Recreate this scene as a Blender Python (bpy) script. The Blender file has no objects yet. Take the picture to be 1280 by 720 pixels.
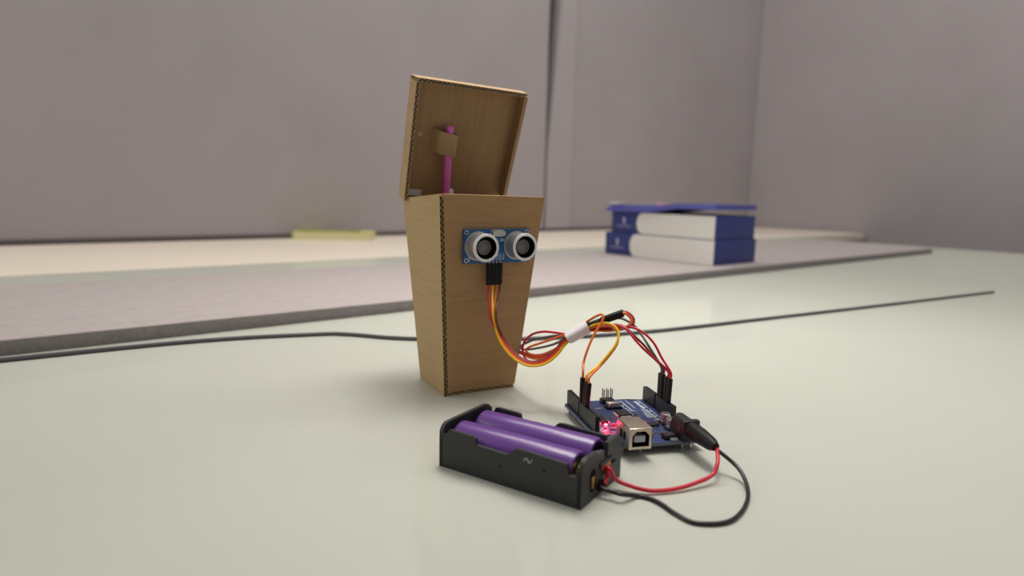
import bpy, bmesh, math, random
from mathutils import Vector, Matrix

random.seed(7)
scene = bpy.context.scene
col = scene.collection
MM = 0.001

# ------------------------------------------------------------------ camera
F, CAM_H, PITCH, ROLL = 801.7, 129.12, 0.1486, 0.02374
fw = Vector((0, math.cos(PITCH), -math.sin(PITCH)))
up = Vector((0, math.sin(PITCH), math.cos(PITCH)))
rt = Vector((1, 0, 0))
rt2 = rt * math.cos(ROLL) + up * math.sin(ROLL)
up2 = up * math.cos(ROLL) - rt * math.sin(ROLL)
cam = bpy.data.objects.new('camera', bpy.data.cameras.new('camera'))
col.objects.link(cam)
cm = Matrix((rt2, up2, -fw)).transposed().to_4x4()
cm.translation = Vector((0, 0, CAM_H * MM))
cam.matrix_world = cm
cam.data.sensor_width = 36.0
cam.data.lens = F / 1280 * 36
cam.data.clip_start = 0.01
cam.data.clip_end = 50
cam.data.dof.use_dof = True
cam.data.dof.focus_distance = 0.365
cam.data.dof.aperture_fstop = 6.3
scene.camera = cam

# ------------------------------------------------------------------ world, lights, exposure
world = bpy.data.worlds.new('world')
scene.world = world
world.use_nodes = True
world.node_tree.nodes['Background'].inputs[0].default_value = (1.0, 0.975, 0.94, 1)
world.node_tree.nodes['Background'].inputs[1].default_value = 0.30


def area(name, loc, target, size, watts, color):
    li = bpy.data.lights.new(name, 'AREA')
    li.shape = 'RECTANGLE'
    li.size, li.size_y = size
    li.energy = watts
    li.color = color
    o = bpy.data.objects.new(name, li)
    col.objects.link(o)
    o.location = loc
    o.rotation_euler = (Vector(target) - Vector(loc)).to_track_quat('-Z', 'Y').to_euler()
    return o


area('overhead_area_light', (0.75, -0.1, 1.6), (0.1, 0.5, 0), (0.4, 0.4), 1.6, (1.0, 0.95, 0.87))
pool_fill = area('pool_fill_light', (0.13, 0.57, 0.95), (0.11, 0.57, 0), (0.4, 0.3), 2.0, (1.0, 0.955, 0.90))  # added lamp, makes a bright pool on the table that fades towards the camera
pool_fill.data.spread = math.radians(85)
area('window_light', (-1.6, 0.6, 0.8), (0, 0.7, 0.1), (1.2, 1.2), 12, (1.0, 0.97, 0.93))
area('overhead_area_light', (1.3, 1.0, 1.85), (1.3, 2.0, 0.6), (0.8, 0.4), 12, (1.0, 0.96, 0.91))  # added lamp, brightens the right-hand part of the wall
area('overhead_area_light', (-0.2, 1.50, 1.85), (-0.2, 1.5, 0), (0.8, 0.4), 13, (1.0, 0.96, 0.91))

vs = scene.view_settings
vs.view_transform = 'Standard'
vs.look = 'None'
vs.exposure = 0.0
vs.gamma = 1.0
vs.use_curve_mapping = False


# ------------------------------------------------------------------ materials
def lin(c):
    out = []
    for x in c:
        x /= 255
        out.append(x / 12.92 if x <= 0.04045 else ((x + 0.055) / 1.055) ** 2.4)
    return tuple(out) + (1.0,)


def mat(name, rgb, rough=0.5, metal=0.0, coat=0.0, var=None, bump=None, stretch=(1, 1, 1), trans=0.0,
        emit=None, sss=0.0, spec=0.5, ior=1.5):
    m = bpy.data.materials.new(name)
    m.use_nodes = True
    nt = m.node_tree
    b = nt.nodes['Principled BSDF']
    b.inputs['Base Color'].default_value = lin(rgb)
    b.inputs['Roughness'].default_value = rough
    b.inputs['Metallic'].default_value = metal
    b.inputs['IOR'].default_value = ior
    b.inputs['Specular IOR Level'].default_value = spec
    if coat:
        b.inputs['Coat Weight'].default_value = coat
        b.inputs['Coat Roughness'].default_value = 0.03
    if trans:
        b.inputs['Transmission Weight'].default_value = trans
    if sss:
        b.inputs['Subsurface Weight'].default_value = sss
        b.inputs['Subsurface Radius'].default_value = (0.012, 0.012, 0.011)
        b.inputs['Subsurface Scale'].default_value = 1.0
    if emit:
        b.inputs['Emission Color'].default_value = lin(emit[0])
        b.inputs['Emission Strength'].default_value = emit[1]
    if var or bump:
        tc = nt.nodes.new('ShaderNodeTexCoord')
        mp = nt.nodes.new('ShaderNodeMapping')
        mp.inputs['Scale'].default_value = stretch
        nt.links.new(tc.outputs['Object'], mp.inputs['Vector'])
    if var:
        n = nt.nodes.new('ShaderNodeTexNoise')
        n.inputs['Scale'].default_value = var[0]
        n.inputs['Detail'].default_value = 5
        n.inputs['Roughness'].default_value = 0.6
        nt.links.new(mp.outputs[0], n.inputs['Vector'])
        r = nt.nodes.new('ShaderNodeValToRGB')
        base = lin(rgb)
        a = var[1]
        r.color_ramp.elements[0].position = 0.3
        r.color_ramp.elements[1].position = 0.7
        r.color_ramp.elements[0].color = tuple(c * (1 - a) for c in base[:3]) + (1,)
        r.color_ramp.elements[1].color = tuple(min(1, c * (1 + a)) for c in base[:3]) + (1,)
        nt.links.new(n.outputs['Fac'], r.inputs['Fac'])
        nt.links.new(r.outputs[0], b.inputs['Base Color'])
    if bump:
        n2 = nt.nodes.new('ShaderNodeTexNoise')
        n2.inputs['Scale'].default_value = bump[0]
        n2.inputs['Detail'].default_value = 3
        nt.links.new(mp.outputs[0], n2.inputs['Vector'])
        bp = nt.nodes.new('ShaderNodeBump')
        bp.inputs['Strength'].default_value = bump[1]
        bp.inputs['Distance'].default_value = bump[2] if len(bump) > 2 else 0.0003
        nt.links.new(n2.outputs['Fac'], bp.inputs['Height'])
        nt.links.new(bp.outputs[0], b.inputs['Normal'])
    return m


M = {}
M['glass_table'] = mat('white_backed_glass', (195, 197, 186), 0.04, var=(6, 0.025), ior=1.52)
gt = M['glass_table'].node_tree
for n_ in list(gt.nodes):
    if n_.type == 'BSDF_PRINCIPLED':
        pr_ = n_
df = gt.nodes.new('ShaderNodeBsdfDiffuse')
gl = gt.nodes.new('ShaderNodeBsdfGlossy')
gl.inputs['Roughness'].default_value = 0.04
fz = gt.nodes.new('ShaderNodeFresnel')
fz.inputs['IOR'].default_value = 1.75
mn = gt.nodes.new('ShaderNodeMath')
mn.operation = 'MINIMUM'
mn.inputs[1].default_value = 0.20
ms = gt.nodes.new('ShaderNodeMixShader')
gt.links.new(pr_.inputs['Base Color'].links[0].from_socket, df.inputs['Color'])
gt.links.new(fz.outputs[0], mn.inputs[0])
gt.links.new(mn.outputs[0], ms.inputs[0])
gt.links.new(df.outputs[0], ms.inputs[1])
gt.links.new(gl.outputs[0], ms.inputs[2])
gt.links.new(ms.outputs[0], gt.nodes['Material Output'].inputs['Surface'])
M['steel'] = mat('brushed_steel', (165, 165, 165), 0.35, 1.0)
M['beige'] = mat('beige_laminate', (240, 228, 212), 0.45, var=(3, 0.04))
M['mat_top'] = mat('grey_felt_mat', (178, 169, 167), 0.95, var=(70, 0.07), bump=(900, 0.5, 0.0006), spec=0.1)
M['mat_side'] = mat('dark_foam_edge', (132, 126, 125), 0.95, var=(300, 0.14), spec=0.1)
M['wall'] = mat('grey_acoustic_felt', (171, 164, 166), 0.95, var=(2.2, 0.06), bump=(400, 0.3, 0.001), spec=0.1)
M['wall_edge'] = mat('light_grey_panel_edge', (175, 168, 170), 0.9, var=(2.2, 0.04), spec=0.1)
M['dark_gap'] = mat('dark_grey_backing', (108, 100, 102), 0.95, spec=0.1)
M['floor'] = mat('office_floor', (120, 114, 108), 0.6, var=(4, 0.1))
M['card'] = mat('kraft_card_cross_grain', (166, 132, 94), 0.85, var=(9, 0.10), stretch=(3, 3, 55), bump=(12, 0.25, 0.0004), spec=0.2)
M['card_lit'] = mat('kraft_card_lit_side', (180, 155, 114), 0.85, var=(9, 0.07), stretch=(3, 3, 50), bump=(12, 0.2, 0.0004), spec=0.2)  # paler copy of the kraft card: light from the left put into the colour
M['card_lid'] = mat('kraft_card_upright_grain', (156, 125, 90), 0.85, var=(9, 0.10), stretch=(45, 3, 3), bump=(12, 0.35, 0.0005), spec=0.2)
M['card_rim'] = mat('kraft_card_cut_rim', (182, 154, 118), 0.85, var=(60, 0.10), spec=0.2)
M['card_edge'] = mat('pale_cut_paper_edge', (222, 196, 156), 0.85, spec=0.2)
M['tin'] = mat('tinned_leg', (214, 208, 208), 0.5, 0.3)
M['tape_brown'] = mat('shiny_kraft_strip', (160, 132, 88), 0.5, var=(40, 0.08))
M['paper_white'] = mat('white_paper_strip', (205, 200, 198), 0.8)
M['pink'] = mat('pink_plastic', (236, 108, 204), 0.35, var=(80, 0.08))
M['white_plastic'] = mat('white_plastic', (232, 222, 226), 0.4)
M['pcb_blue'] = mat('blue_solder_mask', (18, 84, 140), 0.3, var=(120, 0.15))
M['pcb_navy'] = mat('navy_solder_mask', (40, 58, 100), 0.42, var=(150, 0.15))
M['pcb_edge'] = mat('board_edge', (96, 104, 112), 0.6)
M['silk'] = mat('white_silkscreen', (215, 220, 226), 0.6)
M['silver'] = mat('satin_silver', (196, 192, 188), 0.32, 1.0)
M['can'] = mat('brushed_aluminium_can', (190, 188, 186), 0.42, 0.85, bump=(300, 0.15, 0.0001))
M['rim_ring'] = mat('pale_grey_ring', (226, 226, 226), 0.4, 0.1)
M['grille'] = mat('dark_mesh_grille', (120, 118, 114), 0.5, 0.6, bump=(1800, 0.8, 0.0004))
M['cone'] = mat('grey_cone', (165, 165, 160), 0.35, 0.5)
M['black'] = mat('black_plastic', (15, 14, 15), 0.5, var=(90, 0.15), spec=0.25)
M['black_matte'] = mat('black_deep', (8, 8, 8), 0.8, spec=0.15)
M['header_black'] = mat('header_black_plastic', (30, 31, 33), 0.4, spec=0.4)
M['holder_black'] = mat('charcoal_moulded_plastic', (34, 35, 36), 0.5, var=(160, 0.10), bump=(700, 0.15, 0.0002))
M['usb'] = mat('nickel_shell', (200, 190, 172), 0.34, 1.0, bump=(500, 0.12, 0.0001))
M['usb_tongue'] = mat('grey_connector_tongue', (170, 175, 182), 0.5)
M['purple'] = mat('purple_shrink_wrap', (96, 56, 132), 0.34, coat=0.12, var=(30, 0.05))
M['brass'] = mat('brass_contact', (190, 150, 80), 0.35, 1.0)
M['copper'] = mat('coppery_tab', (176, 96, 50), 0.4, 0.9)
M['w_red'] = mat('red_insulation', (200, 24, 52), 0.38)
M['w_yellow'] = mat('yellow_insulation', (240, 190, 10), 0.36)
M['w_orange'] = mat('orange_insulation', (226, 112, 34), 0.38)
M['w_brown'] = mat('brown_insulation', (112, 60, 42), 0.42)
M['w_grey'] = mat('grey_insulation', (108, 98, 98), 0.45)
M['w_black'] = mat('black_insulation', (18, 17, 20), 0.35)
M['w_darkred'] = mat('dark_red_insulation', (146, 26, 24), 0.4)
M['cable'] = mat('dark_grey_cable_sheath', (72, 72, 75), 0.5)
M['ceramic'] = mat('ceramic_component', (96, 84, 76), 0.5)
M['wrap'] = mat('white_paper_tape', (226, 220, 222), 0.6, var=(200, 0.04), sss=0.0)
M['led_on'] = mat('lit_red_led', (255, 60, 70), 0.3, emit=((255, 70, 80), 14.0))
M['led_dim'] = mat('glowing_red_led', (230, 30, 40), 0.3, emit=((255, 20, 35), 0.9))
M['box_blue'] = mat('royal_blue_card', (44, 54, 118), 0.5, var=(20, 0.05))
M['box_white'] = mat('white_card', (228, 226, 218), 0.55)
M['folder_blue'] = mat('violet_blue_cover', (78, 80, 156), 0.5, var=(15, 0.05))
M['pale_blue'] = mat('pale_blue_print', (176, 182, 214), 0.6)
M['sticker_pink'] = mat('pink_paper_tab', (205, 150, 180), 0.6)
M['lime'] = mat('pale_lime_cover', (205, 206, 120), 0.6, var=(40, 0.12))
M['olive'] = mat('olive_cover', (150, 152, 96), 0.7, var=(60, 0.2))
M['pages'] = mat('cream_pages', (226, 218, 176), 0.8)


# ------------------------------------------------------------------ coordinates (millimetres)
CAMP = Vector((0, 0, CAM_H))


def ray(px, py):
    X, Y = px - 640, py - 360
    X, Y = X * math.cos(ROLL) + Y * math.sin(ROLL), -X * math.sin(ROLL) + Y * math.cos(ROLL)
    return rt * (X / F) + fw - up * (Y / F)


def at(px, py, Y):
    r = ray(px, py)
    return CAMP + r * (Y / r.y)


def ground(px, py, z=0.0):
    r = ray(px, py)
    return CAMP + r * ((z - CAM_H) / r.z)


def on_plane(px, py, P, n):
    r = ray(px, py)
    return CAMP + r * ((P - CAMP).dot(n) / r.dot(n))


TA = math.radians(39.0)                # the table's long axis
E1 = Vector((math.cos(TA), math.sin(TA), 0))
E2 = Vector((-math.sin(TA), math.cos(TA), 0))
ZV = Vector((0, 0, 1))


# ------------------------------------------------------------------ object helpers
def thing(name, label, cat, loc=(0, 0, 0), rotz=0.0, group=None, matrix=None):
    o = bpy.data.objects.new(name, None)
    o.empty_display_size = 0.01
    col.objects.link(o)
    if matrix is not None:
        mw = matrix.copy()
    else:
        mw = Matrix.Rotation(rotz, 4, 'Z')
        mw.translation = Vector(loc)
    inv = mw.inverted()
    mw2 = mw.copy()
    mw2.translation = mw.translation * MM
    o.matrix_world = mw2
    o['label'] = label
    o['category'] = cat
    if group:
        o['group'] = group
    INV[o.name] = inv
    return o


INV = {}


def root_of(o):
    while o.parent:
        o = o.parent
    return o


def build(name, bm, m, parent=None, world=False, label=None, kind=None, smooth=True, loc=None):
    """Link a bmesh in millimetres (root-local, or world coordinates) as one object."""
    if world and parent is not None:
        bm.transform(INV[root_of(parent).name])
    bmesh.ops.recalc_face_normals(bm, faces=bm.faces)
    bm.transform(Matrix.Scale(MM, 4))
    me = bpy.data.meshes.new(name)
    bm.to_mesh(me)
    bm.free()
    if smooth:
        me.polygons.foreach_set('use_smooth', [True] * len(me.polygons))
        try:
            me.set_sharp_from_angle(angle=math.radians(38))
        except Exception:
            pass
    for mm_ in (m if isinstance(m, (list, tuple)) else [m]):
        me.materials.append(mm_)
    o = bpy.data.objects.new(name, me)
    col.objects.link(o)
    if parent is not None:
        o.parent = parent
    if loc is not None:
        o.location = Vector(loc) * MM
    if label:
        o['label'] = label
    if kind:
        o['kind'] = kind
    return o


def dup(o, loc, parent=None):
    c = o.copy()
    col.objects.link(c)
    c.parent = parent if parent else o.parent
    c.location = Vector(loc) * MM
    return c


def add(bm, other, mx=None, mi=0):
    if mx is not None:
        other.transform(mx)
    vm = {}
    for v in other.verts:
        vm[v] = bm.verts.new(v.co)
    for f in other.faces:
        try:
            nf = bm.faces.new([vm[v] for v in f.verts])
            nf.material_index = mi
        except ValueError:
            pass
    other.free()


def box(bm, lo, hi, bevel=0.0, mx=None, seg=2, mi=0):
    t = bmesh.new()
    bmesh.ops.create_cube(t, size=1)
    for v in t.verts:
        v.co = Vector([lo[i] + (v.co[i] + .5) * (hi[i] - lo[i]) for i in range(3)])
    if bevel:
        bmesh.ops.bevel(t, geom=t.edges[:], offset=bevel, segments=seg, affect='EDGES', profile=0.5)
    add(bm, t, mx, mi)


def hexa(bm, p, mi=0):
    """8 points: bottom loop 0-3, top loop 4-7."""
    v = [bm.verts.new(q) for q in p]
    for f in ((0, 1, 2, 3), (4, 5, 6, 7), (0, 1, 5, 4), (1, 2, 6, 5), (2, 3, 7, 6), (3, 0, 4, 7)):
        bm.faces.new([v[i] for i in f]).material_index = mi


def prism(bm, poly, fn, d0, d1, mi=0):
    """Extrude a 2D polygon; fn(a, b, d) gives the point."""
    A = [bm.verts.new(fn(a, b, d0)) for a, b in poly]
    B = [bm.verts.new(fn(a, b, d1)) for a, b in poly]
    n = len(poly)
    fs = [bm.faces.new(A), bm.faces.new(B)]
    for i in range(n):
        fs.append(bm.faces.new((A[i], A[(i + 1) % n], B[(i + 1) % n], B[i])))
    for f in fs:
        f.material_index = mi
    bmesh.ops.triangulate(bm, faces=fs[:2])


def columns(bm, top, fn, d0, d1):
    """A wall standing on height 0 whose top follows (a, b) points with a never decreasing."""
    for (a0, b0), (a1, b1) in zip(top[:-1], top[1:]):
        q = [fn(a0, 0, d0), fn(a1, 0, d0), fn(a1, b1, d0), fn(a0, b0, d0), fn(a0, 0, d1), fn(a1, 0, d1), fn(a1, b1, d1), fn(a0, b0, d1)]
        v = [bm.verts.new(p) for p in q]
        fs = [(3, 2, 6, 7)]
        if a1 - a0 > 1e-6:
            fs += [(0, 1, 2, 3), (4, 5, 6, 7)]
        for f in fs:
            bm.faces.new([v[i] for i in f])
    for a, b in (top[0], top[-1]):
        bm.faces.new([bm.verts.new(p) for p in (fn(a, 0, d0), fn(a, b, d0), fn(a, b, d1), fn(a, 0, d1))])
    bmesh.ops.remove_doubles(bm, verts=bm.verts, dist=1e-4)


def catmull(pts, sub):
    P = [Vector(p) for p in pts]
    if len(P) < 3:
        return P
    P = [P[0] * 2 - P[1]] + P + [P[-1] * 2 - P[-2]]
    out = []
    for i in range(1, len(P) - 2):
        a, b, c, d = P[i - 1:i + 3]
        for k in range(sub):
            t = k / sub
            out.append(0.5 * ((2 * b) + (c - a) * t + (2 * a - 5 * b + 4 * c - d) * t * t + (3 * b - a - 3 * c + d) * t ** 3))
    out.append(P[-2])
    return out


def tube(bm, pts, r, seg=10, sub=6, mi=0):
    P = catmull(pts, sub) if sub > 1 else [Vector(p) for p in pts]
    n = len(P)
    T = [(P[min(i + 1, n - 1)] - P[max(i - 1, 0)]).normalized() for i in range(n)]
    ref = Vector((0, 0, 1)) if abs(T[0].z) < .9 else Vector((1, 0, 0))
    N = (ref - T[0] * ref.dot(T[0])).normalized()
    rings = []
    for i in range(n):
        N = (N - T[i] * N.dot(T[i])).normalized()
        Bn = T[i].cross(N)
        rr = r[i] if isinstance(r, list) else r
        rings.append([bm.verts.new(P[i] + (N * math.cos(a) + Bn * math.sin(a)) * rr)
                      for a in [2 * math.pi * k / seg for k in range(seg)]])
    for i in range(n - 1):
        for k in range(seg):
            bm.faces.new((rings[i][k], rings[i][(k + 1) % seg], rings[i + 1][(k + 1) % seg], rings[i + 1][k])).material_index = mi
    bm.faces.new(rings[0]).material_index = mi
    bm.faces.new(rings[-1]).material_index = mi


def lathe(bm, prof, fn, seg=32, mi=0):
    """prof: (r, h) list; fn(x, y, h) gives the point; r = 0 closes to a pole."""
    rings = []
    for r, h in prof:
        if r < 1e-6:
            rings.append([bm.verts.new(fn(0, 0, h))])
        else:
            rings.append([bm.verts.new(fn(r * math.cos(a), r * math.sin(a), h))
                          for a in [2 * math.pi * k / seg for k in range(seg)]])
    for A, B in zip(rings[:-1], rings[1:]):
        for k in range(seg):
            k2 = (k + 1) % seg
            if len(A) == 1 and len(B) == 1:
                continue
            if len(A) == 1:
                f = bm.faces.new((A[0], B[k2], B[k]))
            elif len(B) == 1:
                f = bm.faces.new((A[k], A[k2], B[0]))
            else:
                f = bm.faces.new((A[k], A[k2], B[k2], B[k]))
            f.material_index = mi


def xyz(x, y, h):
    return Vector((x, y, h))


def rrect(x0, x1, y0, y1, r, n=5):
    out = []
    for cx, cy, a0 in ((x1 - r, y1 - r, 0), (x0 + r, y1 - r, 90), (x0 + r, y0 + r, 180), (x1 - r, y0 + r, 270)):
        for k in range(n + 1):
            a = math.radians(a0 + 90 * k / n)
            out.append((cx + r * math.cos(a), cy + r * math.sin(a)))
    return out


def text_bm(body, size, align='CENTER'):
    cu = bpy.data.curves.new('print', 'FONT')
    cu.body = body
    cu.size = size
    cu.align_x = align
    cu.align_y = 'CENTER'
    cu.extrude = 0.02
    cu.resolution_u = 2
    ob = bpy.data.objects.new('print', cu)
    me = bpy.data.meshes.new_from_object(ob)
    bm = bmesh.new()
    bm.from_mesh(me)
    bpy.data.objects.remove(ob)
    bpy.data.curves.remove(cu)
    bpy.data.meshes.remove(me)
    return bm


# ------------------------------------------------------------------ the setting
WALL_E2 = 1632.0
FLOOR_Z = -745.0


def fr(a, b, z):
    return E1 * a + E2 * b + ZV * z


def setting_box(name, a0, a1, b0, b1, z0, z1, m):
    bm = bmesh.new()
    hexa(bm, [fr(a0, b0, z0), fr(a1, b0, z0), fr(a1, b1, z0), fr(a0, b1, z0),
              fr(a0, b0, z1), fr(a1, b0, z1), fr(a1, b1, z1), fr(a0, b1, z1)])
    o = build(name, bm, m, smooth=False)
    o['kind'] = 'structure'
    return o


SEAM = 1450.0
setting_box('floor', -1900, 2760, -1900, WALL_E2 + 80, FLOOR_Z - 40, FLOOR_Z, M['floor'])
setting_box('wall_back', -1900, 2760, WALL_E2 + 45, WALL_E2 + 120, FLOOR_Z, 1900, M['dark_gap'])  # darker than the felt: shade of the panel gap put into its colour
setting_box('wall_left', -1980, -1900, -1900, WALL_E2 + 120, FLOOR_Z, 1900, M['wall'])
setting_box('wall_right', 2700, 2780, -1900, WALL_E2 + 120, FLOOR_Z, 1900, M['wall'])
setting_box('base_strip_back', -1895, 2695, WALL_E2 - 6, WALL_E2 + 6, -14, 10, M['dark_gap'])  # thin dark strip along the wall at tabletop height
# two felt partition panels with a slanting gap between them
pl = setting_box('wall_back_left', -1895, SEAM, WALL_E2, WALL_E2 + 40, FLOOR_Z, 1890, M['wall'])


bm = bmesh.new()
g_ = [(FLOOR_Z, 9), (250, 9), (1200, 98), (1890, 98)]           # width of the gap at each height
rows = []
for z, w in g_:
    rows.append([bm.verts.new(fr(SEAM + a, b, z)) for a, b in ((w, WALL_E2 - 4), (122 + max(0, w - 120), WALL_E2 - 4), (122 + max(0, w - 120), WALL_E2 + 40), (w, WALL_E2 + 40))])
for A_, B_ in zip(rows[:-1], rows[1:]):
    for k in range(4):
        bm.faces.new((A_[k], A_[(k + 1) % 4], B_[(k + 1) % 4], B_[k]))
bm.faces.new(rows[0])
bm.faces.new(rows[-1])
o = build('trim_1', bm, M['wall_edge'], smooth=False)
o['kind'] = 'structure'
setting_box('wall_back_right', SEAM + 125, 2695, WALL_E2, WALL_E2 + 40, FLOOR_Z, 1890, M['wall'])

# ------------------------------------------------------------------ tables
TABLE_E2 = 1095.0
tb = thing('glass_table', 'white glass-topped table carrying the bin, circuit board and battery holder', 'table', fr(400, 300, FLOOR_Z), TA)
bm = bmesh.new()
box(bm, (-1500, -900, -FLOOR_Z - 12), (1700, TABLE_E2 - 300, -FLOOR_Z), 1.5)
build('glass_top', bm, M['glass_table'], tb)
bm = bmesh.new()
for y0, y1 in ((-800, -750), (650, 700)):
    box(bm, (-1350, y0, -FLOOR_Z - 60), (1600, y1, -FLOOR_Z - 12.2))
for x0, x1 in ((-1350, -1300), (1550, 1600)):
    box(bm, (x0, -750, -FLOOR_Z - 60), (x1, 650, -FLOOR_Z - 12.2))
build('frame', bm, M['steel'], tb, smooth=False)
bm = bmesh.new()
box(bm, (-25, -25, 0), (25, 25, -FLOOR_Z - 60), 2)
lg = build('leg', bm, M['steel'], tb, loc=(-1325, -775, 0))
for p in ((1575, -775, 0), (-1325, 675, 0), (1575, 675, 0)):
    dup(lg, p)

bt = thing('side_table', 'beige laminate table standing against the grey felt wall', 'table', fr(400, 1370, FLOOR_Z), TA)
bm = bmesh.new()
box(bm, (-1700, TABLE_E2 + 8 - 1370, -FLOOR_Z - 25), (2280, 1618 - 1370, -FLOOR_Z), 1.5)
build('tabletop', bm, M['beige'], bt)
bm = bmesh.new()
box(bm, (-20, -20, 0), (20, 20, -FLOOR_Z - 25.2), 2)
lg = build('leg', bm, M['steel'], bt, loc=(-1600, -220, 0))
for p in ((2180, -220, 0), (-1600, 200, 0), (2180, 200, 0)):
    dup(lg, p)

# felt-topped foam mat
mt = thing('felt_mat', 'thick grey felt mat with dark foam edge lying across the white table', 'mat', fr(700, 750, 0), TA)
bm = bmesh.new()
box(bm, (-1150, -155, 0.2), (1150, 152, 10.6), 0.6)
build('foam_base', bm, M['mat_side'], mt, label='darker grey foam edge')
bm = bmesh.new()
box(bm, (-1150, -155, 10.6), (1150, 152, 12.2), 0.5)
build('felt_top', bm, M['mat_top'], mt)

# black cable across the table
cable_pts = [(-620, 296, 1.8), (-430, 400, 1.8), (-270, 508, 1.8), (-175, 548, 1.8), (-143, 552, 1.8), (-97, 542, 1.8), (-30, 543, 1.8), (44, 560, 1.8),
             (100, 580, 1.8), (160, 609, 1.8), (290, 684, 1.8), (480, 794, 1.8), (700, 924, 1.8)]
cable = thing('power_cable', 'thin dark grey cable running across the table behind the cardboard bin', 'cable', cable_pts[5][:2] + (0,))
bm = bmesh.new()
tube(bm, cable_pts, 1.75, 10, 8)
build('sheath', bm, M['cable'], cable, world=True)

# ------------------------------------------------------------------ two blue and white cartons with a blue folder
FD = (E2 * -1)                       # along the visible face, towards the viewer
c_low = ground(756, 316.5, 12.2)
s_len, s_dep = 235.0, 130.0
XA, YA = FD, E1                      # carton axes: x along the face, y into depth (away), z up


def carton(name, label, base, L, D, H, white_from):
    mx = Matrix((XA, YA, ZV)).transposed().to_4x4()
    mx.translation = base
    t = thing(name, label, 'box', matrix=mx, group='blue and white cartons on the mat')
    b = bmesh.new()
    box(b, (0, 0, 0), (L, D, H), 1.2)
    body = build('carton_body', b, M['box_blue'], t)
    b = bmesh.new()
    # white printed sleeve with a rounded left end, wrapping the face and the top
    poly = []
    for k in range(13):
        a = math.radians(90 + 180 * k / 12)
        poly.append((white_from + 14 + 14 * math.cos(a), H / 2 + (H / 2 - .6) * math.sin(a)))
    poly += [(L - .5, .6), (L - .5, H - .6)]
    prism(b, poly, lambda a, z, d: Vector((a, d, z)), -0.9, 0.3)
    build('white_sleeve', b, M['box_white'], t, label='white sleeve with a rounded left end')
    # pale emblem and an illegible line of print on the blue end
    b = bmesh.new()
    cx = white_from * .50
    lathe(b, [(0, -.6), (3.4, -.6), (3.4, .2), (0, .2)], lambda x, y, h: Vector((cx + x, h, H * .66 + y)), 16)
    prism(b, [(cx - 1.2, H * .62), (cx + 1.2, H * .62), (cx + 3.2, H * .50), (cx, H * .40), (cx - 3.2, H * .50)], lambda a, z, d: Vector((a, d, z)), -.5, .2)
    build('emblem', b, M['pale_blue'], t, label='pale emblem')
    b = bmesh.new()
    for k in range(9):
        box(b, (cx - 17 + k * 3.9, -.45, H * .31), (cx - 14.2 + k * 3.9, .2, H * .35))
    build('print', b, M['pale_blue'], t, label='fine pale line of print')
    return t


carton('paper_carton', 'lower blue and white carton of the pair, lying on the grey mat', c_low, 250, s_dep, 43.5, 64)
c_up = c_low + FD * 12 + E1 * 3 + ZV * 43.8
carton('paper_carton', 'upper blue and white carton of the pair, resting on the other under a blue folder', c_up, 235, s_dep - 6, 40.5, 64)
fo_base = c_up + ZV * 40.9 + FD * -14 + E1 * -6
mx = Matrix((XA, YA, ZV)).transposed().to_4x4()
mx.translation = fo_base
fo = thing('soft_folder', 'flat violet-blue folder lying bent on top of the stacked cartons', 'folder', matrix=mx)
bm = bmesh.new()
N_ = 16


def fold_z(x):
    return 10 * max(0, min(1, (x - 95) / 75)) ** 1.4


Lr = []
for i in range(N_ + 1):
    x = 250 * i / N_
    z = fold_z(x)
    th_ = 12.5 - 3.5 * max(0, min(1, (x - 60) / 100)) if i > 0 else 1.5
    if i == 0:
        x = -2
    Lr.append([bm.verts.new((x, 0, z + (1.0 if i == 0 else 0))), bm.verts.new((x, 128, z)), bm.verts.new((x + 9 * (i == 0), 128, z + th_)), bm.verts.new((x, 2.5, z + th_))])
for A_, B_ in zip(Lr[:-1], Lr[1:]):
    for k in range(4):
        bm.faces.new((A_[k], A_[(k + 1) % 4], B_[(k + 1) % 4], B_[k]))
bm.faces.new(Lr[0])
bm.faces.new(Lr[-1])
build('cover', bm, M['folder_blue'], fo)
bm = bmesh.new()
box(bm, (6, 6, 12.4), (26, 30, 17), 1.5)
build('paper_tab', bm, M['paper_white'], fo, label='small white paper tab')
bm = bmesh.new()
box(bm, (116, 10, 11.5), (134, 30, 19.0), 1.5)
build('paper_tab', bm, M['sticker_pink'], fo, label='small pink paper tab')

# pale yellow-green notebook at the far left
nb = ground(463, 301, 0)
note = thing('notebook', 'pale yellow-green notebook at the back edge of the beige table on the left', 'book', matrix=Matrix.LocRotScale(nb, Matrix.Rotation(math.radians(3), 3, 'Z'), None))
bm = bmesh.new()
box(bm, (-190, 1.5, 1.2), (-1.5, 88, 17.8))
build('page_block', bm, M['pages'], note, smooth=False)
bm = bmesh.new()
box(bm, (-192, 0, 0), (0, 90, 1.2))
box(bm, (-192, 0, 17.8), (0, 90, 19.2))
box(bm, (-193.5, 0, 0), (-192, 90, 19.2))
build('cover', bm, M['lime'], note, smooth=False)
bm = bmesh.new()
tube(bm, [(-186, 30, 21), (-140, 26, 22), (-90, 34, 21.5), (-30, 30, 21.2)], 2.2, 8, 5)
build('pen', bm, M['olive'], note, label='olive strip lying along the cover')

# ------------------------------------------------------------------ cardboard bin
N0, R0, L0 = ground(555, 496), ground(642.5, 483.5), ground(525.5, 473)
B0 = R0 + L0 - N0
TN, TR, TL = at(549, 242.3, 374.3), at(680.8, 247, 405.4), at(503.8, 247.5, 439.3)
TB = TR + TL - TN
U = (R0 - N0).normalized()
NF = (R0 - N0).cross(TN - N0).normalized()
if NF.y > 0:
    NF = -NF
TR = on_plane(680.8, 247, N0, NF)
TB = TR + TL - TN
WF = NF.cross(U).normalized()
if WF.z < 0:
    WF = -WF
TH = math.atan2(U.y, U.x)
T = 2.6


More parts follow.
